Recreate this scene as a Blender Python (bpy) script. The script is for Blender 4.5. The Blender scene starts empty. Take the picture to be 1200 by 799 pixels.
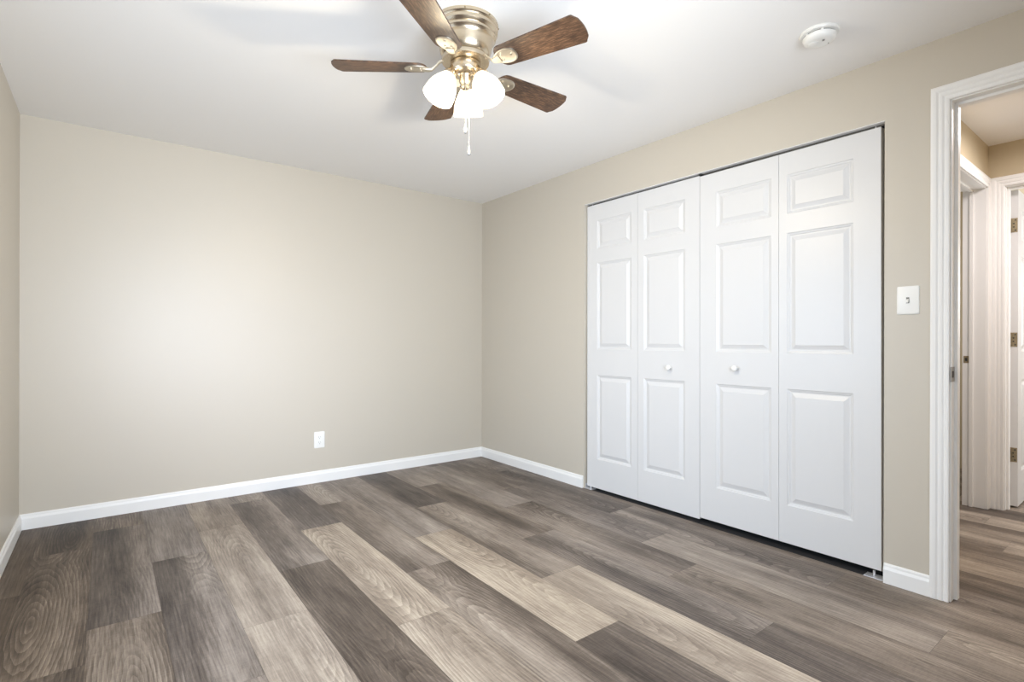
import bpy, bmesh, math, random
from mathutils import Vector, Matrix
random.seed(7)
SC = bpy.context.scene
COL = SC.collection
PI = math.pi

# ------------------------------------------------------------------ camera
YAW, ROLL = 0.65717, 0.00268
cam_data = bpy.data.cameras.new('camera')
cam = bpy.data.objects.new('camera', cam_data)
COL.objects.link(cam)
F = Vector((math.sin(YAW), math.cos(YAW), 0)); R = Vector((math.cos(YAW), -math.sin(YAW), 0)); U = Vector((0, 0, 1))
R2 = R * math.cos(ROLL) + U * math.sin(ROLL); U2 = -R * math.sin(ROLL) + U * math.cos(ROLL)
m = Matrix((R2, U2, -F)).transposed().to_4x4()
m.translation = (-2.69008, -3.93265, 1.0522)
cam.matrix_world = m
cam_data.sensor_fit = 'HORIZONTAL'; cam_data.sensor_width = 36.0
cam_data.lens = 614.97 * 36 / 1200
cam_data.shift_y = -1.28 / 1200
cam_data.clip_start = 0.02
SC.camera = cam

# ------------------------------------------------------------------ world, lights, exposure
SC.view_settings.view_transform = 'Standard'
SC.view_settings.look = 'None'
SC.view_settings.gamma = 1.0
SC.view_settings.use_curve_mapping = False
SC.view_settings.exposure = 0.13
SC.cycles.use_denoising = True
SC.cycles.max_bounces = 12
SC.cycles.diffuse_bounces = 8
SC.cycles.sample_clamp_indirect = 6.0

w = bpy.data.worlds.new('world'); SC.world = w; w.use_nodes = True
w.node_tree.nodes['Background'].inputs[0].default_value = (0.75, 0.85, 1.0, 1)
w.node_tree.nodes['Background'].inputs[1].default_value = 1.0

def area(name, loc, target, sx, sy, power, color, spread=180):
    l = bpy.data.lights.new(name, 'AREA'); l.shape = 'RECTANGLE'
    l.size = sx; l.size_y = sy; l.energy = power; l.color = color; l.spread = math.radians(spread)
    o = bpy.data.objects.new(name, l); COL.objects.link(o)
    o.location = loc
    o.rotation_euler = (Vector(target) - Vector(loc)).to_track_quat('-Z', 'Z').to_euler()
    return o
SHADE_EMIT = 2.2
BULB_W = 13.0
LAMP = (1.0, 0.85, 0.61)
# daylight through the window in the left wall (beside the camera's view): sky light
DAY = (0.68, 0.82, 1.0)
area('window_daylight', (-3.1715, -1.85, 1.16), (0, -1.85, -0.20), 1.36, 1.0, 18, DAY, 115)
# daylight through the front window behind the camera: sky light, then two added fill lamps
area('front_window_daylight', (-1.95, -4.40, 1.25), (-1.60, 0, 0.40), 1.3, 1.2, 24, DAY, 120)
area('wall_glow_fill', (-2.15, -4.39, 1.10), (-2.00, 0, 0.86), 0.7, 0.95, 1.9, (0.82, 0.85, 1.0), 34)  # added narrow lamp that makes the glow on the back wall
area('ceiling_fill', (-1.95, -4.38, 1.2), (-2.1, -0.9, 2.286), 1.3, 0.9, 23, (0.86, 0.93, 1.0), 115)  # added upward lamp that brightens the ceiling
# hall lamp, the bright room at the end of the hall and the side room
area('hall_ceiling_lamp', (0.95, -3.75, 2.24), (0.95, -3.75, 0), 0.5, 0.5, 18, (1.0, 0.93, 0.93), 180)
area('far_room_daylight', (3.2, -4.6, 1.4), (2.2, -3.2, 1.2), 1.2, 1.4, 36, (0.95, 0.98, 1.0), 180)
area('side_room_fill', (2.0, -1.75, 1.4), (1.6, -3.0, 1.2), 1.0, 1.2, 14, (0.95, 0.98, 1.0), 180)  # added fill in the unseen side room, brightens the hall jamb

# ------------------------------------------------------------------ materials
def new_mat(name):
    mt = bpy.data.materials.new(name); mt.use_nodes = True
    nt = mt.node_tree
    return mt, nt, nt.nodes['Principled BSDF']
def N(nt, t, **kw):
    n = nt.nodes.new(t)
    for k, v in kw.items(): setattr(n, k, v)
    return n
def plain(name, col, rough=0.5, metal=0.0, spec=0.5, bump=0.0, bscale=60, stretch=(1, 1, 1), var=0.0):
    mt, nt, b = new_mat(name)
    b.inputs['Base Color'].default_value = (*col, 1)
    b.inputs['Roughness'].default_value = rough
    b.inputs['Metallic'].default_value = metal
    b.inputs['Specular IOR Level'].default_value = spec
    if bump or var:
        tc = N(nt, 'ShaderNodeTexCoord'); mp = N(nt, 'ShaderNodeMapping'); nz = N(nt, 'ShaderNodeTexNoise')
        mp.inputs['Scale'].default_value = stretch
        nz.inputs['Scale'].default_value = bscale; nz.inputs['Detail'].default_value = 3
        nt.links.new(tc.outputs['Object'], mp.inputs[0]); nt.links.new(mp.outputs[0], nz.inputs['Vector'])
        if bump:
            bp = N(nt, 'ShaderNodeBump'); bp.inputs['Strength'].default_value = bump; bp.inputs['Distance'].default_value = 0.002
            nt.links.new(nz.outputs[0], bp.inputs['Height']); nt.links.new(bp.outputs[0], b.inputs['Normal'])
        if var:
            hs = N(nt, 'ShaderNodeMix', data_type='RGBA')
            hs.inputs[6].default_value = (*[c * (1 - var) for c in col], 1); hs.inputs[7].default_value = (*[min(1, c * (1 + var)) for c in col], 1)
            nt.links.new(nz.outputs[0], hs.inputs[0]); nt.links.new(hs.outputs[2], b.inputs['Base Color'])
    return mt
M = {}
M['wall'] = plain('beige_wall_paint', (0.568, 0.523, 0.450), 0.42, spec=0.5, bump=0.08, bscale=220)
M['hall_wall'] = plain('tan_hall_paint', (0.56, 0.475, 0.335), 0.5, spec=0.4, bump=0.08, bscale=220)
M['ceiling'] = plain('white_ceiling_paint', (0.915, 0.91, 0.905), 0.8, spec=0.3, bump=0.05, bscale=150)
M['trim'] = plain('white_trim_paint', (0.86, 0.86, 0.855), 0.32, var=0.01, bscale=3)
M['door'] = plain('white_door_paint', (0.69, 0.69, 0.695), 0.36, bump=0.10, bscale=30, stretch=(8, 8, 0.6))
M['plastic'] = plain('white_plastic', (0.86, 0.86, 0.84), 0.35, bump=0.01, bscale=40)
M['slot'] = plain('dark_slot', (0.03, 0.03, 0.03), 0.6, var=0.1)
M['grey_slot'] = plain('grey_slot', (0.25, 0.25, 0.24), 0.6, var=0.1)
M['brass'] = plain('antique_brass', (0.66, 0.56, 0.42), 0.27, metal=1.0, bump=0.03, bscale=30, stretch=(1, 1, 12))
M['arm'] = plain('satin_brass', (0.70, 0.63, 0.52), 0.42, metal=1.0, bump=0.02, bscale=60)
M['old_brass'] = plain('tarnished_brass_hinge', (0.36, 0.30, 0.20), 0.4, metal=0.9, var=0.35, bscale=120)
M['nickel'] = plain('brushed_nickel', (0.62, 0.62, 0.62), 0.35, metal=1.0, var=0.1, bscale=90)
M['strike'] = plain('worn_strike_metal', (0.34, 0.33, 0.32), 0.5, metal=0.3, var=0.3, bscale=90)
M['zinc'] = plain('zinc_bracket', (0.72, 0.72, 0.74), 0.4, metal=0.6, var=0.1, bscale=90)
M['track'] = plain('dark_track_metal', (0.10, 0.095, 0.09), 0.5, metal=0.5, var=0.2)
M['dark'] = plain('closet_shade_paint', (0.30, 0.27, 0.23), 0.8, var=0.05)  # shade inside the closet put into the wall colour

def shade_mat():
    mt, nt, b = new_mat('frosted_lit_glass')
    b.inputs['Base Color'].default_value = (0.62, 0.60, 0.56, 1); b.inputs['Roughness'].default_value = 0.35
    tc = N(nt, 'ShaderNodeTexCoord'); nz = N(nt, 'ShaderNodeTexNoise'); nz.inputs['Scale'].default_value = 25
    mx = N(nt, 'ShaderNodeMix', data_type='RGBA')
    mx.inputs[6].default_value = (*LAMP, 1); mx.inputs[7].default_value = (1, 0.90, 0.74, 1)
    nt.links.new(tc.outputs['Object'], nz.inputs['Vector']); nt.links.new(nz.outputs[0], mx.inputs[0])
    nt.links.new(mx.outputs[2], b.inputs['Emission Color'])
    b.inputs['Emission Strength'].default_value = SHADE_EMIT
    return mt
M['shade'] = shade_mat()

def ramp(nt, stops):
    r = N(nt, 'ShaderNodeValToRGB'); cr = r.color_ramp
    while len(cr.elements) > 1: cr.elements.remove(cr.elements[-1])
    cr.elements[0].position = stops[0][0]; cr.elements[0].color = (*stops[0][1], 1)
    for p, c in stops[1:]:
        e = cr.elements.new(p); e.color = (*c, 1)
    return r
def srgb(r, g, b):
    f = lambda c: (c / 255 / 12.92) if c / 255 <= 0.04045 else ((c / 255 + 0.055) / 1.055) ** 2.4
    return (f(r), f(g), f(b))
def math_node(nt, op, a, b=None, clamp=False):
    n = N(nt, 'ShaderNodeMath', operation=op, use_clamp=clamp)
    for i, x in enumerate((a, b)):
        if x is None: continue
        if isinstance(x, (int, float)): n.inputs[i].default_value = x
        else: nt.links.new(x, n.inputs[i])
    return n.outputs[0]
PLANK_W = 0.2255
def floor_mat():
    mt, nt, b = new_mat('vinyl_plank')
    at = N(nt, 'ShaderNodeAttribute', attribute_name='tone')
    sep = N(nt, 'ShaderNodeSeparateColor'); nt.links.new(at.outputs['Color'], sep.inputs[0])
    tone, warm, rnd = sep.outputs[0], sep.outputs[1], sep.outputs[2]
    geo = N(nt, 'ShaderNodeTexCoord')
    sx = N(nt, 'ShaderNodeSeparateXYZ'); nt.links.new(geo.outputs['Object'], sx.inputs[0])
    off = math_node(nt, 'MULTIPLY', rnd, 53.0)
    def vec(kx, ky):
        c = N(nt, 'ShaderNodeCombineXYZ')
        nt.links.new(math_node(nt, 'MULTIPLY', sx.outputs[0], kx), c.inputs[0])
        nt.links.new(math_node(nt, 'MULTIPLY', sx.outputs[1], ky), c.inputs[1])
        nt.links.new(off, c.inputs[2])
        return c.outputs[0]
    def noise(kx, ky, detail, rough=0.6, dist=0.0):
        n = N(nt, 'ShaderNodeTexNoise'); n.inputs['Scale'].default_value = 1; n.inputs['Detail'].default_value = detail
        n.inputs['Roughness'].default_value = rough; n.inputs['Distortion'].default_value = dist
        nt.links.new(vec(kx, ky), n.inputs['Vector']); return n.outputs[0]
    strips = noise(11, 0.9, 2)
    fine = noise(150, 6.0, 6, 0.75)
    saw = noise(30, 130, 2, 0.6)
    blot = noise(8, 2.4, 3, 0.6)
    wv = N(nt, 'ShaderNodeTexWave', wave_type='BANDS', bands_direction='X', wave_profile='SIN')
    wv.inputs['Scale'].default_value = 21; wv.inputs['Distortion'].default_value = 17; wv.inputs['Detail'].default_value = 2.5
    wv.inputs['Detail Scale'].default_value = 0.32; wv.inputs['Detail Roughness'].default_value = 0.55
    nt.links.new(vec(1.0, 0.22), wv.inputs['Vector'])
    # cathedral figure: long nested ellipses down the middle of each plank
    xl = math_node(nt, 'ADD', math_node(nt, 'MULTIPLY', math_node(nt, 'SUBTRACT', at.outputs['Alpha'], 0.5), PLANK_W), math_node(nt, 'MULTIPLY', math_node(nt, 'SUBTRACT', rnd, 0.5), 0.12))
    yl = math_node(nt, 'MULTIPLY', math_node(nt, 'PINGPONG', math_node(nt, 'ADD', sx.outputs[1], math_node(nt, 'MULTIPLY', rnd, 17.0)), 0.62), 0.16)
    cc = N(nt, 'ShaderNodeCombineXYZ')
    nt.links.new(xl, cc.inputs[0]); nt.links.new(yl, cc.inputs[1]); nt.links.new(math_node(nt, 'MULTIPLY', rnd, 0.004), cc.inputs[2])
    cw = N(nt, 'ShaderNodeTexWave', wave_type='RINGS', rings_direction='Z', wave_profile='SAW')
    cw.inputs['Scale'].default_value = 27; cw.inputs['Distortion'].default_value = 5.0; cw.inputs['Detail'].default_value = 3.0
    cw.inputs['Detail Scale'].default_value = 0.9; cw.inputs['Detail Roughness'].default_value = 0.6
    nt.links.new(cc.outputs[0], cw.inputs['Vector'])
    cmask = math_node(nt, 'MULTIPLY', math_node(nt, 'SUBTRACT', noise(3, 0.8, 1), 0.44), 5.0, True)
    cath = math_node(nt, 'MULTIPLY', math_node(nt, 'MULTIPLY', math_node(nt, 'SUBTRACT', cw.outputs[1], 0.5), 0.24), cmask)
    mask = math_node(nt, 'MULTIPLY', math_node(nt, 'SUBTRACT', noise(6, 0.9, 1), 0.46), 5.0, True)
    t = math_node(nt, 'ADD', math_node(nt, 'MULTIPLY', tone, 0.80), 0.075)
    for src, k in ((strips, 0.60), (fine, 0.85), (saw, 0.14), (blot, 0.55)):
        t = math_node(nt, 'ADD', t, math_node(nt, 'MULTIPLY', math_node(nt, 'SUBTRACT', src, 0.5), k))
    wave = math_node(nt, 'MULTIPLY', math_node(nt, 'MULTIPLY', math_node(nt, 'SUBTRACT', wv.outputs[1], 0.5), 0.10), mask)
    t = math_node(nt, 'ADD', math_node(nt, 'ADD', t, cath), wave, True)
    cool = ramp(nt, [(0.0, srgb(54, 47, 43)), (0.3, srgb(98, 89, 83)), (0.6, srgb(143, 133, 125)), (1.0, srgb(192, 181, 168))])
    wrm = ramp(nt, [(0.0, srgb(53, 43, 35)), (0.3, srgb(98, 85, 73)), (0.6, srgb(149, 135, 120)), (1.0, srgb(203, 189, 170))])
    nt.links.new(t, cool.inputs[0]); nt.links.new(t, wrm.inputs[0])
    mx = N(nt, 'ShaderNodeMix', data_type='RGBA')
    nt.links.new(warm, mx.inputs[0]); nt.links.new(cool.outputs[0], mx.inputs[6]); nt.links.new(wrm.outputs[0], mx.inputs[7])
    nt.links.new(mx.outputs[2], b.inputs['Base Color'])
    b.inputs['Roughness'].default_value = 0.5
    b.inputs['Specular IOR Level'].default_value = 0.35
    bp = N(nt, 'ShaderNodeBump'); bp.inputs['Strength'].default_value = 0.12; bp.inputs['Distance'].default_value = 0.001
    nt.links.new(fine, bp.inputs['Height']); nt.links.new(bp.outputs[0], b.inputs['Normal'])
    return mt
M['floor'] = floor_mat()

def blade_mat():
    mt, nt, b = new_mat('walnut_blade')
    tc = N(nt, 'ShaderNodeTexCoord'); mp = N(nt, 'ShaderNodeMapping'); mp.inputs['Scale'].default_value = (9, 80, 20)
    n1 = N(nt, 'ShaderNodeTexNoise'); n1.inputs['Scale'].default_value = 3.0; n1.inputs['Detail'].default_value = 6; n1.inputs['Roughness'].default_value = 0.7
    nt.links.new(tc.outputs['Object'], mp.inputs[0]); nt.links.new(mp.outputs[0], n1.inputs['Vector'])
    r = ramp(nt, [(0.30, srgb(34, 23, 17)), (0.5, srgb(76, 55, 41)), (0.70, srgb(132, 102, 78))])
    nt.links.new(n1.outputs[0], r.inputs[0]); nt.links.new(r.outputs[0], b.inputs['Base Color'])
    b.inputs['Roughness'].default_value = 0.42
    return mt
M['blade'] = blade_mat()

# ------------------------------------------------------------------ helpers
def obj(name, bm, mat, parent=None, smooth=False, loc=None, rot=None, merge=False):
    if merge: bmesh.ops.remove_doubles(bm, verts=bm.verts, dist=1e-5)
    bmesh.ops.recalc_face_normals(bm, faces=bm.faces)
    me = bpy.data.meshes.new(name); bm.to_mesh(me); bm.free()
    if smooth is True:
        for p in me.polygons: p.use_smooth = True
    if mat: me.materials.append(mat)
    o = bpy.data.objects.new(name, me); COL.objects.link(o)
    if smooth == 'auto':
        for p in me.polygons: p.use_smooth = True
        me.set_sharp_from_angle(angle=math.radians(35))
    if parent: o.parent = parent
    if loc: o.location = loc
    if rot: o.rotation_euler = rot
    return o
def empty(name, loc, label, cat, rot=(0, 0, 0), group=None):
    o = bpy.data.objects.new(name, None); COL.objects.link(o)
    o.empty_display_size = 0.1
    o.location = loc; o.rotation_euler = rot
    o['label'] = label; o['category'] = cat; o['kind'] = 'thing'
    if group: o['group'] = group
    return o
def structure(o): o['kind'] = 'structure'; return o
def box(bm, a, b, bevel=0.0):
    x0, y0, z0 = [min(a[i], b[i]) for i in range(3)]; x1, y1, z1 = [max(a[i], b[i]) for i in range(3)]
    vs = [bm.verts.new(v) for v in ((x0, y0, z0), (x1, y0, z0), (x1, y1, z0), (x0, y1, z0), (x0, y0, z1), (x1, y0, z1), (x1, y1, z1), (x0, y1, z1))]
    fs = [bm.faces.new([vs[i] for i in f]) for f in ((3, 2, 1, 0), (4, 5, 6, 7), (0, 1, 5, 4), (1, 2, 6, 5), (2, 3, 7, 6), (3, 0, 4, 7))]
    if bevel:
        es = list({e for f in fs for e in f.edges})
        bmesh.ops.bevel(bm, geom=es, offset=bevel, segments=2, profile=0.5, affect='EDGES')
def loft(bm, sections, close=True, caps=True):
    """sections: list of rings (same length, closed rings) of points."""
    rings = [[bm.verts.new(p) for p in s] for s in sections]
    n = len(rings[0])
    for a, b in zip(rings, rings[1:]):
        for i in range(n if close else n - 1):
            j = (i + 1) % n
            bm.faces.new((a[i], a[j], b[j], b[i]))
    if caps:
        bm.faces.new(rings[0]); bm.faces.new(list(reversed(rings[-1])))
def lathe(bm, prof, seg=48, mat=None, cap0=True, cap1=True):
    """prof: (r, z) list, revolved round z then transformed by mat"""
    mat = mat or Matrix()
    rings = []
    for r, z in prof:
        rings.append([bm.verts.new(mat @ Vector((r * math.cos(2 * PI * i / seg), r * math.sin(2 * PI * i / seg), z))) for i in range(seg)])
    for a, b in zip(rings, rings[1:]):
        for i in range(seg):
            j = (i + 1) % seg
            bm.faces.new((a[i], a[j], b[j], b[i]))
    if cap0: bm.faces.new(list(reversed(rings[0])))
    if cap1: bm.faces.new(rings[-1])
def tube(bm, pts, rad, seg=10):
    pts = [Vector(p) for p in pts]; rings = []
    for i, p in enumerate(pts):
        d = (pts[min(i + 1, len(pts) - 1)] - pts[max(i - 1, 0)]).normalized()
        up = Vector((0, 0, 1)) if abs(d.z) < 0.95 else Vector((1, 0, 0))
        a = d.cross(up).normalized(); b = d.cross(a)
        r = rad[i] if isinstance(rad, (list, tuple)) else rad
        rings.append([p + a * (r * math.cos(2 * PI * k / seg)) + b * (r * math.sin(2 * PI * k / seg)) for k in range(seg)])
    loft(bm, rings)

# ------------------------------------------------------------------ dimensions (metres)
H = 2.286; RW = 3.0715; YF = -4.35; T = 0.114
CL0, CL1, CLZ = -1.287, -3.110, 2.016           # closet opening
D0, D1, DZ = -3.341, -4.115, 2.020              # room doorway clear opening (jamb faces)
HY = -3.143; HX = 1.729                          # hall: left wall plane and end wall plane
LJ = 1.665                                       # far jamb face of the door in the hall's left wall

# ------------------------------------------------------------------ floor: planks run along y, one mesh
SEAM0, PW, PL = -0.04, 0.2255, 1.21
base_joint = {-1: -0.35, 0: -1.767, 1: -0.973, 2: -1.30, 3: -0.56, 4: -0.97, 5: -0.20, 6: -0.56, 7: -0.94, 8: -0.20, 9: -0.62, 10: -0.945, 11: -0.29, 12: -0.54, 13: -1.0, -5: -3.355, -2: -3.0, -3: -2.6, -4: -2.95, -6: -2.9, -7: -3.2}
# (row, n-th plank from the back wall) -> tone of the print at four places across the plank, warmth
tones = {
 (-1, 0): (.3, .35, .3, .3, .4), (-1, 1): (.35, .4, .35, .3, .3), (-1, 2): (.40, .35, .3, .35, .5), (-1, 3): (.5, .4, .4, .4, .5),
 (0, 0): (.50, .48, .40, .35, .2), (0, 1): (.22, .20, .22, .28, .2), (0, 2): (.55, .5, .35, .4, .3), (0, 3): (.5, .4, .45, .5, .6),
 (1, 0): (.48, .40, .34, .40, .2), (1, 1): (.50, .42, .30, .28, .1), (1, 2): (.62, .66, .60, .62, .3), (1, 3): (.4, .5, .6, .5, .6),
 (2, 0): (.55, .58, .42, .40, .2), (2, 1): (.55, .58, .62, .56, .1), (2, 2): (.58, .50, .28, .30, .4), (2, 3): (.5, .5, .5, .5, .6),
 (3, 0): (.42, .52, .55, .50, .2), (3, 1): (.45, .26, .20, .45, .5), (3, 2): (.30, .32, .52, .60, .2), (3, 3): (.20, .18, .22, .28, .3),
 (4, 0): (.35, .14, .12, .22, .2), (4, 1): (.22, .52, .60, .50, .5), (4, 2): (.62, .68, .74, .84, .8), (4, 3): (.4, .4, .4, .4, .5),
 (5, 0): (.4, .5, .5, .5, .3), (5, 1): (.46, .46, .58, .42, .2), (5, 2): (.86, .78, .60, .62, 1.), (5, 3): (.12, .14, .18, .26, .5),
 (6, 0): (.55, .62, .58, .60, .2), (6, 1): (.22, .28, .52, .46, .5), (6, 2): (.56, .58, .26, .18, .6), (6, 3): (.4, .4, .5, .5, .6),
 (7, 0): (.34, .18, .12, .20, .1), (7, 1): (.66, .72, .58, .78, .9), (7, 2): (.80, .72, .58, .48, .8), (7, 3): (.4, .5, .5, .5, .5),
 (8, 0): (.5, .5, .5, .5, .5), (8, 1): (.28, .24, .56, .48, .3), (8, 2): (.12, .16, .18, .20, .6), (8, 3): (.5, .5, .5, .5, .5),
 (9, 0): (.66, .60, .55, .62, .6), (9, 1): (.70, .60, .50, .74, .6), (9, 2): (.60, .66, .62, .70, .6), (9, 3): (.5, .5, .5, .5, .5),
 (10, 0): (.46, .52, .56, .34, .0), (10, 1): (.20, .14, .46, .56, .2), (10, 2): (.4, .5, .5, .5, .3), (10, 3): (.5, .5, .5, .5, .5),
 (11, 0): (0.40, 0.35, 0.35, 0.35, 0.95), (11, 1): (0.12, 0.02, 0.32, 0.42, 0.25), (11, 2): (0.36, 0.44, 0.38, 0.24, 0.75), (11, 3): (0.40, 0.40, 0.40, 0.40, 0.65),
 (12, 0): (0.10, 0.00, 0.00, 0.26, 1.00), (12, 1): (0.16, 0.26, 0.32, 0.14, 0.85), (12, 2): (0.20, 0.24, 0.30, 0.24, 0.75), (12, 3): (0.40, 0.40, 0.40, 0.40, 0.65),
 (13, 0): (0.12, 0.10, 0.14, 0.10, 1.00), (13, 1): (0.04, 0.02, 0.10, 0.12, 1.00), (13, 2): (0.10, 0.10, 0.20, 0.20, 0.95), (13, 3): (0.20, 0.20, 0.20, 0.20, 0.95),
}
def build_floor():
    bm = bmesh.new(); cl = bm.loops.layers.float_color.new('tone')
    X0, X1, Y0, Y1 = -3.25, 4.4, -5.2, 0.12
    g = 0.0004
    def quad(xs, cols, y0, y1, z):
        vs = [(bm.verts.new((x, y0, z)), bm.verts.new((x, y1, z))) for x in xs]
        for i in range(len(xs) - 1):
            f = bm.faces.new((vs[i][0], vs[i + 1][0], vs[i + 1][1], vs[i][1]))
            for lp in f.loops:
                lp[cl] = cols[i] if lp.vert in vs[i] else cols[i + 1]
    for row in range(-21, 16):
        xr = SEAM0 - PW * row; xl = xr - PW
        if xl > X1 or xr < X0: continue
        bj = base_joint.get(row, -random.choice((0.15, 0.55, 0.95)))
        while bj + PL < Y1: bj += PL
        joints = [Y1]; y = bj
        while y > Y0: joints.append(y); y -= PL
        joints.append(Y0)
        n0 = None
        for i in range(len(joints) - 1):
            ya, yb = joints[i], joints[i + 1]
            if yb > -0.005: continue
            if n0 is None: n0 = i
            k = (row, i - n0)
            rv = random.random()
            if k in tones: t = tones[k]
            else:
                c = random.uniform(.25, .6); t = tuple(min(1, max(0, c + random.uniform(-.18, .18))) for _ in range(4)) + (random.uniform(.5, 1.),)
            xs = [xl + g, xl + PW * .34, xl + PW * .66, xr - g]
            quad(xs, [(t[j], t[4], rv, (0, .34, .66, 1)[j]) for j in range(4)], yb + g, ya - g, 0.0)
    quad([X0, X1], [(0, 0, 0, 1)] * 2, Y0, Y1, -0.003)
    box(bm, (X0, Y0, -0.06), (X1, Y1, -0.004))
    return structure(obj('floor', bm, M['floor']))
build_floor()

# ------------------------------------------------------------------ walls and ceiling
def wall(name, boxes, mat='wall'):
    bm = bmesh.new()
    for a, b in boxes: box(bm, a, b)
    return structure(obj(name, bm, M[mat]))
wall('ceiling', [((-RW - .12, -5.2, H), (4.4, 0.12, H + 0.1))], 'ceiling')
wall('wall_back', [((-RW - .12, 0, 0), (T, 0.12, H))])
WY0, WY1, WZ0, WZ1 = -2.55, -1.15, 0.60, 1.75    # window in the left wall
wall('wall_left', [((-RW - .12, YF - .12, 0), (-RW, WY0, H)), ((-RW - .12, WY1, 0), (-RW, 0, H)), ((-RW - .12, WY0, 0), (-RW, WY1, WZ0)), ((-RW - .12, WY0, WZ1), (-RW, WY1, H))])
VX0, VX1, VZ0, VZ1 = -2.65, -1.25, 0.55, 1.90      # narrow window in the front wall, behind the camera
wall('wall_front', [((-RW, YF - .12, 0), (VX0, YF, H)), ((VX1, YF - .12, 0), (T, YF, H)), ((VX0, YF - .12, 0), (VX1, YF, VZ0)), ((VX0, YF - .12, VZ1), (VX1, YF, H))])
JT = 0.019
wall('wall_right', [((0, 0, 0), (T, CL0, H)), ((0, CL0, CLZ), (T, CL1, H)), ((0, CL1, 0), (T, D0 + JT, H)),
                    ((0, D0 + JT, DZ + JT), (T, D1 - JT, H)), ((0, D1 - JT, 0), (T, YF, H))])
structure(obj('floor_closet_shade', (lambda b: (box(b, (.004, CL1 + .004, .0002), (.69, CL0 - .004, .0009)), b)[1])(bmesh.new()), plain('closet_gap_shade', (0.02, 0.02, 0.022), 0.9, bump=.3, bscale=400)))  # dark sheet, its colour stands for the shade under the closet doors
wall('wall_closet', [((T, CL0 + .30, 0), (0.74, CL0 + .25, H)), ((0.69, CL0 + .25, 0), (0.74, HY + T, H))], 'dark')
# hall shell
LD0, LD1 = 0.86, LJ                                # door opening in the hall's left wall
HDZ = 2.010
wall('wall_hall_left', [((T, HY, 0), (LD0 - JT, HY + T, H)), ((LD0 - JT, HY, HDZ + JT), (LD1 + JT, HY + T, H)), ((LD1 + JT, HY, 0), (HX + T, HY + T, H))], 'hall_wall')
ED0, ED1 = -3.225, -3.985                          # door opening in the end wall
wall('wall_hall_end', [((HX, HY, 0), (HX + T, ED0 + JT, H)), ((HX, ED0 + JT, HDZ + JT), (HX + T, ED1 - JT, H)), ((HX, ED1 - JT, 0), (HX + T, -4.5, H))], 'hall_wall')
wall('wall_hall_right', [((T, -4.5, 0), (HX + T, -4.38, H))], 'hall_wall')
wall('wall_side_room', [((0.74, -1.6, 0), (4.3, -1.5, H)), ((2.9, HY + T, 0), (3.0, -1.6, H))], 'hall_wall')
wall('wall_far_room', [((HX + T, HY + .02, 0), (4.3, HY + T, H)), ((4.2, -5.1, 0), (4.3, HY + .02, H)), ((HX + T, -5.1, 0), (4.2, -5.0, H)), ((HX, -5.1, 0), (HX + T, -4.5, H))], 'hall_wall')

# left window, just outside the picture: frame and sashes
def window():
    bm = bmesh.new()
    x0, x1 = -RW - .118, -RW - .104
    for y0, y1, z0, z1 in ((WY0, WY0 + .03, WZ0, WZ1), (WY1 - .03, WY1, WZ0, WZ1), (WY0, WY1, WZ0, WZ0 + .03), (WY0, WY1, WZ1 - .03, WZ1), (WY0, WY1, 1.15, 1.19)):
        box(bm, (x0, y0, z0), (x1, y1, z1))
    structure(obj('window_1', bm, M['trim']))
    bm = bmesh.new(); box(bm, (-RW - .1, WY0 - .03, WZ0 - .018), (-RW + .025, WY1 + .03, WZ0 + .001), .003)
    structure(obj('trim_4', bm, M['trim']))
window()
bm = bmesh.new()
for x0, x1, z0, z1 in ((VX0, VX0 + .03, VZ0, VZ1), (VX1 - .03, VX1, VZ0, VZ1), (VX0, VX1, VZ0, VZ0 + .03), (VX0, VX1, VZ1 - .03, VZ1), (VX0, VX1, 1.23, 1.27)):
    box(bm, (x0, YF - .118, z0), (x1, YF - .104, z1))
structure(obj('window_2', bm, M['trim']))

# ------------------------------------------------------------------ baseboards
BH, BT = 0.085, 0.013
def bprof(): return [(0, 0), (BT, 0), (BT, BH * .70), (BT * .82, BH * .78), (BT * .62, BH * .84), (BT * .55, BH * .93), (BT * .30, BH), (0, BH)]
def baseboard(name, path, nrm):
    """path: plan points along the wall face; nrm: for every point the offset vector per unit of thickness"""
    bm = bmesh.new()
    secs = [[(p[0] + n[0] * t, p[1] + n[1] * t, z) for t, z in bprof()] for p, n in zip(path, nrm)]
    loft(bm, secs)
    return structure(obj(name, bm, M['trim']))
baseboard('baseboard_back', [(-RW, 0), (0, 0)], [(1, -1), (-1, -1)])
baseboard('baseboard_left', [(-RW, YF), (-RW, 0)], [(1, 1), (1, -1)])
baseboard('baseboard_right', [(0, 0), (0, CL0 + .004)], [(-1, -1), (-1, 0)])
baseboard('baseboard_right_end', [(0, CL1 - .002), (0, D0 + .0665)], [(-1, 0), (-1, 0)])
baseboard('baseboard_front', [(-RW, YF), (0, YF)], [(1, 1), (-1, 1)])
baseboard('baseboard_hall', [(T, HY), (LD0 - .0665, HY)], [(0, -1), (0, -1)])

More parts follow.
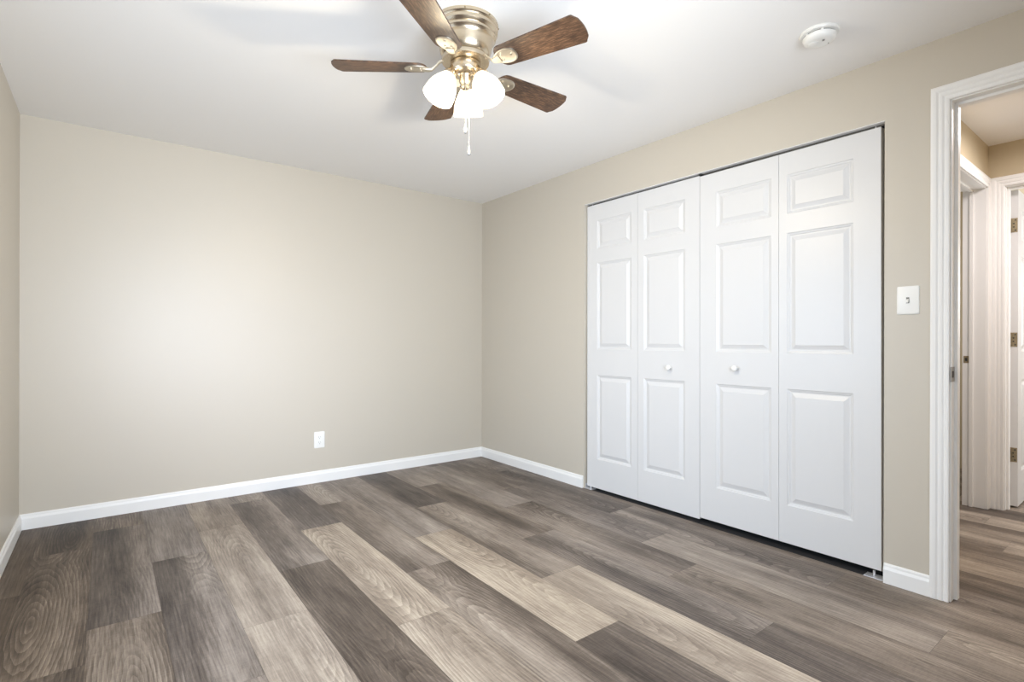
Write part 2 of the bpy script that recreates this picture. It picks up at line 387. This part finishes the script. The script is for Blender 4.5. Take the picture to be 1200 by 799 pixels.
# ------------------------------------------------------------------ door casings and jambs
CW = 0.061
def cprof():   # u outward from the opening, v out from the wall
    return [(0.0, 0.0), (0.0, 0.010), (0.004, 0.012), (0.012, 0.0125), (0.014, 0.0105), (0.017, 0.0105), (0.022, 0.0140), (0.030, 0.0148), (0.033, 0.0130),
            (0.036, 0.0132), (0.042, 0.0172), (0.052, 0.0180), (0.057, 0.0165), (CW, 0.014), (CW, 0.0)]
def casing(bm, P, a0, a1, top, rev=0.005, left=True, right=True, zb=0.001):
    """P(a, z, v) -> world; opening from a0 to a1 (a0 is the left leg, a decreasing/increasing handled by sign)"""
    s = 1 if a1 > a0 else -1
    a0 -= s * rev; a1 += s * rev; top += rev
    secs = []
    if left: secs.append([P(a0 - s * u, zb, v) for u, v in cprof()])
    secs.append([P(a0 - s * u, top + u, v) for u, v in cprof()])
    secs.append([P(a1 + s * u, top + u, v) for u, v in cprof()])
    if right: secs.append([P(a1 + s * u, zb, v) for u, v in cprof()])
    loft(bm, secs)
def strike(parent, name, P, w_, h_):
    bm = bmesh.new(); box(bm, P(-w_ / 2, -h_ / 2, -.001), P(w_ / 2, h_ / 2, .0015), 0.0006)
    o = obj(name, bm, M['strike'] if name == 'strike_plate' else M['old_brass'], parent)
    bm = bmesh.new(); box(bm, P(-w_ * .22, -h_ * .22, .001), P(w_ * .22, h_ * .22, .0022))
    obj('latch_hole', bm, M['slot'], o)
    return o
# room doorway in the right wall
bm = bmesh.new()
casing(bm, lambda a, z, v: (-v, a, z), D0, D1, DZ)
tr = structure(obj('trim_1', bm, M['trim']))
bm = bmesh.new()
casing(bm, lambda a, z, v: (T + v, a, z), D0, D1, DZ)
obj('hall_side_casing', bm, M['trim'], tr)
bm = bmesh.new()
def jambset(bm, horiz, y0, y1, x0, x1, top, stop0, stop1):
    """horiz 'x': jambs face along y, wall from x0..x1"""
    s = 1 if y0 > y1 else -1
    def B(a, b):
        if horiz == 'x': box(bm, a, b)
        else: box(bm, (a[1], a[0], a[2]), (b[1], b[0], b[2]))
    B((x0, y0, 0.001), (x1, y0 + s * JT * .98, top)); B((x0, y1, 0.001), (x1, y1 - s * JT * .98, top)); B((x0, y0 + s * JT * .98, top), (x1, y1 - s * JT * .98, top + JT * .98))
    B((stop0, y0, 0.001), (stop1, y0 - s * .011, top - .011)); B((stop0, y1, 0.001), (stop1, y1 + s * .011, top - .011)); B((stop0, y0, top - .011), (stop1, y1, top))
jambset(bm, 'x', D0, D1, 0.0005, T - .0005, DZ, .042, .075)
obj('jamb', bm, M['trim'], tr)
strike(tr, 'strike_plate', lambda a, z, v: (0.015 + a, D0 - v, 0.918 + z), 0.052, 0.060)
# door frame in the hall's left wall
bm = bmesh.new()
casing(bm, lambda a, z, v: (a, HY - v, z), LD0, LD1, HDZ)
t2 = structure(obj('trim_2', bm, M['trim']))
bm = bmesh.new()
jambset(bm, 'y', LD1, LD0, HY + .0005, HY + T - .0005, HDZ, HY + .060, HY + .078)
obj('jamb', bm, M['trim'], t2)
strike(t2, 'latch_plate', lambda a, z, v: (LJ - v, HY + .094 + a, 0.935 + z), 0.026, 0.045)
# end door frame
bm = bmesh.new()
casing(bm, lambda a, z, v: (HX - v, a, z), ED0, ED1, HDZ)
t3 = structure(obj('trim_3', bm, M['trim']))
bm = bmesh.new()
jambset(bm, 'x', ED0, ED1, HX + .0005, HX + T - .0005, HDZ, HX + .03, HX + .072)
obj('jamb', bm, M['trim'], t3)

# ------------------------------------------------------------------ panelled doors
def panel_leaf(bm, P, W_, Z0, Z1, panels, thick, both=False):
    """P(u, z, d): u across, d into the leaf from its front face; panels: (u0,u1,z0,z1)"""
    us = sorted({0.0, W_} | {p[0] for p in panels} | {p[1] for p in panels})
    zs = sorted({Z0, Z1} | {p[2] for p in panels} | {p[3] for p in panels})
    def inside(u, z): return any(p[0] < u < p[1] and p[2] < z < p[3] for p in panels)
    def face(pts): bm.faces.new([bm.verts.new(P(*q)) for q in pts])
    for side in ((0, 1) if both else (0,)):
        D = (lambda d: d) if side == 0 else (lambda d: thick - d)
        for ua, ub in zip(us, us[1:]):
            for za, zb in zip(zs, zs[1:]):
                if not inside((ua + ub) / 2, (za + zb) / 2):
                    face([(ua, za, D(0)), (ub, za, D(0)), (ub, zb, D(0)), (ua, zb, D(0))])
        for u0, u1, z0, z1 in panels:
            steps = [(0, 0), (.004, .0035), (.010, .0050), (.014, .0085), (.020, .0085), (.038, .0020), (.041, .0005), (.043, .0005)]
            prev = None
            for ins, d in steps:
                r = [(u0 + ins, z0 + ins, D(d)), (u1 - ins, z0 + ins, D(d)), (u1 - ins, z1 - ins, D(d)), (u0 + ins, z1 - ins, D(d))]
                if prev:
                    for i in range(4): face([prev[i], prev[(i + 1) % 4], r[(i + 1) % 4], r[i]])
                prev = r
            face(prev)
    back = thick
    if not both: face([(0, Z0, back), (W_, Z0, back), (W_, Z1, back), (0, Z1, back)])
    edge_u, edge_z = us, zs
    for za, zb in zip(zs, zs[1:]):
        face([(0, za, 0), (0, zb, 0), (0, zb, back), (0, za, back)]); face([(W_, za, 0), (W_, zb, 0), (W_, zb, back), (W_, za, back)])
    for ua, ub in zip(us, us[1:]):
        face([(ua, Z0, 0), (ub, Z0, 0), (ub, Z0, back), (ua, Z0, back)]); face([(ua, Z1, 0), (ub, Z1, 0), (ub, Z1, back), (ua, Z1, back)])
PZ = ((0.221, 0.808), (0.987, 1.593), (1.689, 1.889))
XD = 0.024
def knob_bm(P):
    bm = bmesh.new()
    prof = [(0.0085, -.001), (0.0085, .002), (0.006, .005), (0.0055, .011), (0.009, .014), (0.0145, .018), (0.0165, .023), (0.0155, .028), (0.011, .0315), (0.005, .033)]
    lathe(bm, prof, 28, P)
    return bm
def bifold(loc_y, tilt, z0, z1, wa, wb, pa, pb, knob_on, knob_u, knob_z, label):
    e = empty('bifold_door', (XD, loc_y, 0), label, 'closet door', (tilt, 0, 0), 'white bifold closet doors')
    leaves = []
    for off, w_, pu in ((0, wa, pa), (wa, wb, pb)):
        bm = bmesh.new()
        panel_leaf(bm, lambda u, z, d, off=off: (d, -(off + u), z), w_ - .0016, z0, z1, [(pu[0], pu[1], a, b) for a, b in PZ], 0.034)
        leaves.append(obj('door_leaf', bm, M['door'], e, merge=True))
    k = obj('knob', knob_bm(Matrix.Translation((0, -knob_u, knob_z)) @ Matrix.Rotation(-PI / 2, 4, 'Y')), M['plastic'], leaves[knob_on], smooth=True)
    for z in (0.35, 1.02, 1.70):
        bm = bmesh.new(); lathe(bm, [(0.004, -.035), (0.004, .035)], 12, Matrix.Translation((.038, -wa, z)))
        obj('hinge', bm, M['zinc'], e, smooth='auto')
    return e
bifold(-1.2985, -0.003, 0.017, 2.002, 0.4505, 0.4475, (0.095, 0.396), (0.047, 0.348), 1, 0.697, 0.884,
       'white two-leaf bifold closet door nearest the room corner')
bifold(-2.1972, -0.003, 0.031, 1.999, 0.4505, 0.4485, (0.102, 0.411), (0.040, 0.338), 0, 0.222, 0.900,
       'white two-leaf bifold closet door nearest the light switch')
# track under the header
def track():
    e = empty('closet_track', (0.036, (CL0 + CL1) / 2, CLZ), 'dark metal sliding track above the white closet doors', 'door track')
    L = (CL0 - CL1) / 2 - .004
    bm = bmesh.new()
    secs = [[(x, s * L, z) for x, z in ((0, 0), (.034, 0), (.034, -.009), (.031, -.009), (.031, -.003), (.003, -.003), (.003, -.009), (0, -.009))] for s in (-1, 1)]
    loft(bm, secs); obj('rail', bm, M['track'], e)
    bm = bmesh.new(); box(bm, (-.020, -.009, -.010), (-.0005, .009, -.0032), .001)
    obj('stop_block', bm, M['slot'], e, loc=(0, -2.1965 - (CL0 + CL1) / 2, 0))
    for y in (CL1 + .045, CL0 - .045):
        bm = bmesh.new(); lathe(bm, [(.0045, -.013), (.0045, -.002)], 14)
        obj('pivot_pin', bm, M['zinc'], e, smooth='auto', loc=(.004, y - (CL0 + CL1) / 2, 0))
track()
bm = bmesh.new(); box(bm, (.0006, CL1 + .0006, CLZ - .0028), (.033, CL0 - .0006, CLZ + .0002))
structure(obj('trim_5', bm, M['trim']))
def bracket(y, s, label):
    e = empty('floor_bracket', (0.02, y, 0.0), label, 'bracket', group='door pivot brackets on the floor')
    bm = bmesh.new()
    prof = [(0, 0.0005), (0, .003), (s * .003, .003), (s * .003, .003)]
    box(bm, (-.022, 0, .0010), (.030, s * .075, .0038), .001)
    obj('foot_plate', bm, M['zinc'], e)
    bm = bmesh.new(); box(bm, (-.004, 0, .0034), (.030, s * .003, .032), .0008)
    obj('upright_plate', bm, M['zinc'], e)
    bm = bmesh.new(); lathe(bm, [(.005, .003), (.005, .026)], 14, Matrix.Translation((.008, s * .042, 0)))
    obj('pivot_pin', bm, M['zinc'], e, smooth='auto')
bracket(CL0 - .002, -1, 'small metal pivot bracket on the floor at the closet end nearest the room corner')
bracket(CL1 + .002, 1, 'small metal pivot bracket on the floor at the closet end nearest the doorway')

# hall-end door, open 90 degrees into the far room
def hall_door():
    x0 = HX + T + .003; W_ = 0.75
    e = empty('hallway_door', (x0, ED0 - .004, 0), 'white six-panel door standing open at the end of the hallway', 'door')
    bm = bmesh.new()
    cols = ((0.11, 0.345), (0.405, 0.64))
    panel_leaf(bm, lambda u, z, d: (u, -.035 + d, z), W_, 0.012, HDZ - .004, [(c0, c1, a, b) for c0, c1 in cols for a, b in PZ], 0.035, both=True)
    obj('door_panel', bm, M['door'], e, merge=True)
    for z in (1.785, 1.062, 0.335):
        bm = bmesh.new()
        box(bm, (-.0012, -.032, z - .045), (.001, -.002, z + .045), .0006)
        box(bm, (-.040, .0015, z - .045), (-.004, .0040, z + .045), .0006)
        lathe(bm, [(.0045, z - .046), (.0045, z + .046)], 12, Matrix.Translation((-.003, .001, 0)))
        h = obj('hinge', bm, M['old_brass'], e)
        for dz in (-.032, -.011, .011, .032):
            bm = bmesh.new()
            lathe(bm, [(.0042, 0), (.0042, .0012)], 10, Matrix.Translation((-.001, -.022 + (.008 if abs(dz) < .02 else 0), z + dz)) @ Matrix.Rotation(-PI / 2, 4, 'Y'))
            obj('screw', bm, M['slot'], h)
    # knobs, spindle and rose
    bm = bmesh.new()
    for s in (-1, 1):
        base = Matrix.Translation((W_ - .06, -.035 if s < 0 else 0, .93)) @ Matrix.Rotation(PI / 2 * (1 if s < 0 else -1), 4, 'X')
        lathe(bm, [(.03, -.001), (.03, .006), (.012, .012), (.012, .03), (.024, .038), (.028, .05), (.024, .062), (.010, .067)], 28, base)
    obj('knob', bm, M['old_brass'], e, smooth='auto')
hall_door()
def door_stop():
    e = empty('door_stop', (0.66, HY - BT, 0.050), 'small white-tipped door stop on the hallway baseboard by the doorway', 'door stop')
    bm = bmesh.new(); tube(bm, [(0, .002, 0), (0, -.004, 0)], .012, 16); obj('base', bm, M['plastic'], e)
    bm = bmesh.new()
    pts = [(.0045 * math.cos(t * 1.2), -.004 - t * .00055, .0045 * math.sin(t * 1.2)) for t in range(0, 90)]
    tube(bm, pts, .0013, 6); obj('spring', bm, M['nickel'], e, smooth=True)
    bm = bmesh.new(); tube(bm, [(0, -.050, 0), (0, -.052, 0), (0, -.066, 0), (0, -.069, 0)], [.007, .010, .011, .008], 18); obj('rubber_tip', bm, M['plastic'], e, smooth='auto')
door_stop()

# ------------------------------------------------------------------ switch, outlet
def plate_bm(wd, ht, dp):
    bm = bmesh.new()
    def ring(w_, h_, d, r=.006):
        pts = []
        for cx, cz, a0 in ((w_ / 2 - r, h_ / 2 - r, 0), (-w_ / 2 + r, h_ / 2 - r, 90), (-w_ / 2 + r, -h_ / 2 + r, 180), (w_ / 2 - r, -h_ / 2 + r, 270)):
            for k in range(5):
                a = math.radians(a0 + k * 22.5); pts.append((cx + r * math.cos(a), -d, cz + r * math.sin(a)))
        return pts
    loft(bm, [ring(wd, ht, -.0003), ring(wd, ht, dp * .45), ring(wd - .004, ht - .004, dp * .8), ring(wd - .010, ht - .010, dp)])
    return bm
def disc(bm, x, z, y0, y1, r, seg=14): lathe(bm, [(r, 0), (r, y1)], seg, Matrix.Translation((x, y0, z)) @ Matrix.Rotation(PI / 2, 4, 'X'))
def switch():
    e = empty('light_switch', (0, -3.1965, 1.2245), 'white single toggle light switch on the wall between closet and doorway', 'light switch', (0, 0, -PI / 2))
    obj('plate', plate_bm(.079, .120, .006), M['plastic'], e, smooth='auto')
    bm = bmesh.new(); box(bm, (-.0055, -.0068, -.0125), (.0055, -.004, .0125)); obj('toggle_slot', bm, M['grey_slot'], e)
    bm = bmesh.new(); loft(bm, [[(-.0045, -.005, -.004), (.0045, -.005, -.004), (.0045, -.005, .006), (-.0045, -.005, .006)], [(-.0035, -.0165, -.0105), (.0035, -.0165, -.0105), (.0035, -.018, -.0045), (-.0035, -.018, -.0045)]])
    obj('toggle', bm, M['plastic'], e)
    for z in (-.030, .030):
        bm = bmesh.new(); disc(bm, 0, z, -.0055, .0013, .0034); obj('screw', bm, M['plastic'], e, smooth='auto')
switch()
def outlet():
    e = empty('wall_outlet', (-1.4485, 0, 0.3125), 'white duplex electrical outlet low on the back wall', 'outlet')
    obj('plate', plate_bm(.076, .120, .006), M['plastic'], e, smooth='auto')
    for z in (-.0195, .0195):
        bm = bmesh.new()
        pts = []
        for k in range(28):
            a = 2 * PI * k / 28; x = .0172 * math.cos(a); zz = .0172 * math.sin(a)
            pts.append((x, max(-.0142, min(.0142, zz))))
        loft(bm, [[(x, -.005, z + q) for x, q in pts], [(x, -.0085, z + q) for x, q in pts]])
        s = obj('receptacle', bm, M['plastic'], e, smooth='auto')
        for dx, hh in ((-.0063, .0045), (.0063, .0038)):
            bm = bmesh.new(); box(bm, (dx - .0011, -.0090, z + .002 - hh), (dx + .0011, -.007, z + .002 + hh)); obj('slot', bm, M['grey_slot'], s)
        bm = bmesh.new(); disc(bm, 0, z - .0088, -.0078, .0012, .0024); obj('ground_hole', bm, M['grey_slot'], s)
    bm = bmesh.new(); disc(bm, 0, 0, -.0055, .0013, .0032); obj('screw', bm, M['plastic'], e, smooth='auto')
outlet()

# ------------------------------------------------------------------ smoke detector
def smoke():
    e = empty('smoke_detector', (-0.432, -3.018, H), 'round white smoke detector on the ceiling', 'smoke detector', (0, 0, 2.2))
    bm = bmesh.new(); lathe(bm, [(.060, 0.0005), (.070, -.0005), (.071, -.006), (.068, -.011), (.056, -.012)], 64)
    obj('base', bm, M['plastic'], e, smooth='auto')
    bm = bmesh.new(); lathe(bm, [(.0545, -.010), (.0545, -.018)], 56); obj('vent_gap', bm, M['grey_slot'], e, smooth='auto')
    bm = bmesh.new(); lathe(bm, [(.0575, -.0165), (.059, -.018), (.0585, -.026), (.054, -.034), (.046, -.0385), (.036, -.040), (.030, -.0395)], 64)
    c = obj('cover', bm, M['plastic'], e, smooth='auto')
    bm = bmesh.new(); lathe(bm, [(.019, -.039), (.0188, -.0415), (.016, -.0425)], 36, Matrix.Translation((.022, -.006, 0))); obj('test_button', bm, M['plastic'], e, smooth='auto')
    bm = bmesh.new(); box(bm, (-.002, .000, -.0412), (.006, .011, -.0390)); obj('indicator_window', bm, M['grey_slot'], e, loc=(-.012, .012, 0))
    bm = bmesh.new(); lathe(bm, [(.0022, -.0380), (.0022, -.0415), ], 12, Matrix.Translation((-.0346, -.010, 0))); obj('sounder_hole', bm, M['grey_slot'], e)
    for k in range(6):
        a = 2 * PI * k / 6 + .45
        bm = bmesh.new(); box(bm, (.0536, -.004, -.0178), (.0582, .004, -.0108)); obj('vent_rib', bm, M['plastic'], e, rot=(0, 0, a))
smoke()

# ------------------------------------------------------------------ ceiling fan
FX, FY, FZ = -1.578, -2.188, 2.115
def fan():
    e = empty('ceiling_fan', (FX, FY, H), 'flush-mount brass ceiling fan with five dark wood blades and three lit glass shades', 'ceiling fan')
    zb = FZ - H
    bm = bmesh.new()
    lathe(bm, [(.100, .0005), (.127, .0), (.129, -.004), (.129, -.013), (.125, -.016), (.123, -.019), (.126, -.023), (.126, -.034), (.121, -.040), (.116, -.044), (.119, -.048), (.1185, -.056), (.112, -.062),
               (.109, -.066), (.106, -.078), (.102, -.100), (.098, -.112), (.093, -.122), (.086, -.128), (.070, -.129)], 72)
    obj('motor_housing', bm, M['brass'], e, smooth='auto')
    for k in range(8):
        a = 2 * PI * k / 8 + .2
        bm = bmesh.new(); tube(bm, [(.1285, 0, -.0085), (.1315, 0, -.0085)], .0028, 12); obj('mounting_screw', bm, M['old_brass'], e, rot=(0, 0, a))
    bm = bmesh.new()
    lathe(bm, [(.066, -.1285), (.076, -.130), (.092, -.133), (.094, -.139), (.092, -.148), (.080, -.151), (.066, -.1515)], 64)
    obj('rotor_hub', bm, M['brass'], e, smooth='auto')
    bm = bmesh.new()
    lathe(bm, [(.050, -.151), (.058, -.153), (.060, -.156), (.060, -.182), (.056, -.190), (.044, -.197), (.030, -.200), (.026, -.206), (.026, -.222), (.022, -.228), (.018, -.236), (.019, -.244), (.014, -.252), (.006, -.256)], 56)
    obj('light_kit', bm, M['brass'], e, smooth='auto')
    phi = -.608 + PI; pitch = math.radians(11)
    def prof_blade(bm):
        # outline in local x (radial) / y (towards +angle); rounded tip
        x0, x1 = .150, .500; w0, w1 = .052, .066
        out = []
        for k in range(9):        # root, rounded
            a = PI / 2 + PI * k / 8
            out.append((x0 + .030 + .030 * math.cos(a), w0 * math.sin(a) * (1 if abs(math.sin(a)) < .99 else 1)))
        rc = .009
        for k in range(6):
            a = -PI / 2 + (PI / 2 - .17) * k / 5; out.append((x1 - .004 - rc + rc * math.cos(a), -w1 + rc + rc * math.sin(a)))
        for k in range(1, 8):
            y = -w1 + rc + (2 * w1 - 2 * rc) * k / 8; out.append((x1 + .013 * (1 - (y / w1) ** 2), y))
        for k in range(6):
            a = .17 + (PI / 2 - .17) * k / 5; out.append((x1 - .004 - rc + rc * math.cos(a), w1 - rc + rc * math.sin(a)))
        lo = [bm.verts.new((x, y, -.0028)) for x, y in out]; hi = [bm.verts.new((x, y, .0028)) for x, y in out]
        n = len(out)
        bm.faces.new(list(reversed(lo))); bm.faces.new(hi)
        for i in range(n): bm.faces.new((lo[i], lo[(i + 1) % n], hi[(i + 1) % n], hi[i]))
    for k in range(5):
        a = phi - k * 2 * PI / 5
        # +y side (towards larger angle) is the low edge
        rot = (Matrix.Rotation(a, 4, 'Z') @ Matrix.Rotation(-pitch, 4, 'X')).to_euler()
        bm = bmesh.new(); prof_blade(bm)
        obj('blade', bm, M['blade'], e, loc=(0, 0, zb), rot=rot)
        bm = bmesh.new()
        # oval plate under the blade root
        n = 28
        def oval(s, z): return [((.188 + .050 * s * math.cos(2 * PI * i / n)), (.037 * s * (1 + .20 * math.cos(2 * PI * i / n))) * math.sin(2 * PI * i / n), z) for i in range(n)]
        loft(bm, [oval(1, -.0030), oval(1, -.0062), oval(.90, -.0078), oval(.80, -.0062), oval(.74, -.0050)])
        ar = obj('blade_arm', bm, M['arm'], e, loc=(0, 0, zb), rot=rot, smooth='auto')
        bm = bmesh.new()
        secs = []
        for x, z, hw, th in ((.084, .028, .011, .004), (.100, .024, .010, .004), (.116, .008, .009, .004), (.132, -.006, .010, .004), (.150, -.0075, .015, .0035), (.165, -.0065, .018, .003)):
            secs.append([(x, -hw, z - th), (x, hw, z - th), (x, hw, z + th * .6), (x, -hw, z + th * .6)])
        loft(bm, secs)
        obj('arm_neck', bm, M['arm'], ar, smooth='auto')
        for sx, sy in ((.175, .012), (.175, -.012), (.212, 0)):
            bm = bmesh.new(); lathe(bm, [(.0042, -.0095), (.0042, -.004)], 12, Matrix.Translation((sx, sy, 0))); obj('screw', bm, M['arm'], ar)
    # three shades
    fw = math.atan2(F.y, F.x)
    for i, d in enumerate((fw - .02, fw + 2 * PI / 3, fw - 2 * PI / 3)):
        tilt = math.radians(63)          # axis below the horizontal
        ax = Vector((math.cos(d) * math.cos(tilt), math.sin(d) * math.cos(tilt), -math.sin(tilt)))
        q = ax.to_track_quat('Z', 'Y').to_matrix().to_4x4()
        neck = Vector((math.cos(d) * .066, math.sin(d) * .066, -.210))
        Mx = Matrix.Translation(neck) @ q
        bm = bmesh.new()
        lathe(bm, [(.012, -.040), (.015, -.036), (.016, -.020), (.022, -.012), (.026, -.004), (.027, .010), (.024, .012)], 32, Mx)
        obj('lamp_socket', bm, M['brass'], e, smooth='auto')
        bm = bmesh.new()
        tube(bm, [(math.cos(d) * .022, math.sin(d) * .022, -.200), (math.cos(d) * .034, math.sin(d) * .034, -.194), tuple(neck - ax * .034)], [.008, .008, .010], 12)
        obj('lamp_arm', bm, M['brass'], e, smooth='auto')
        bm = bmesh.new()
        outer = [(.024, .002), (.0285, .010), (.036, .022), (.045, .038), (.0525, .056), (.0575, .076), (.0595, .094), (.0600, .106), (.0602, .110)]
        inner = [(r - .003, z) for r, z in reversed(outer)]
        lathe(bm, outer + inner, 44, Mx)
        sh = obj('lamp_shade', bm, M['shade'], e, smooth='auto')
        pl = bpy.data.lights.new('bulb_light', 'POINT'); pl.energy = BULB_W; pl.color = LAMP; pl.shadow_soft_size = 0.022
        po = bpy.data.objects.new('bulb_light', pl); COL.objects.link(po); po.parent = e; po.location = neck + ax * .118
        bm = bmesh.new()
        lathe(bm, [(.010, .012), (.012, .026), (.020, .042), (.026, .058), (.024, .074), (.014, .084), (.004, .087)], 28, Mx)
        obj('bulb', bm, M['shade'], sh, smooth=True)
    # pull chains
    for (dx, dy), zend in (((-.010, -.016), 1.888 - H), ((.004, -.020), 1.805 - H)):
        bm = bmesh.new()
        z = -.246
        tube(bm, [(dx * .55, dy * .55, -.236), (dx, dy, -.243), (dx, dy, zend)], .0007, 8)
        while z > zend:
            bmesh.ops.create_icosphere(bm, subdivisions=1, radius=.0015, matrix=Matrix.Translation((dx, dy, z))); z -= .0042
        ch = obj('pull_chain', bm, M['nickel'], e, smooth=True)
        bm = bmesh.new(); lathe(bm, [(.0015, .004), (.0022, .0), (.003, -.008), (.006, -.018), (.0072, -.025), (.006, -.031), (.002, -.034)], 20, Matrix.Translation((dx, dy, zend)))
        obj('pendant', bm, M['nickel'], ch, smooth=True)
fan()
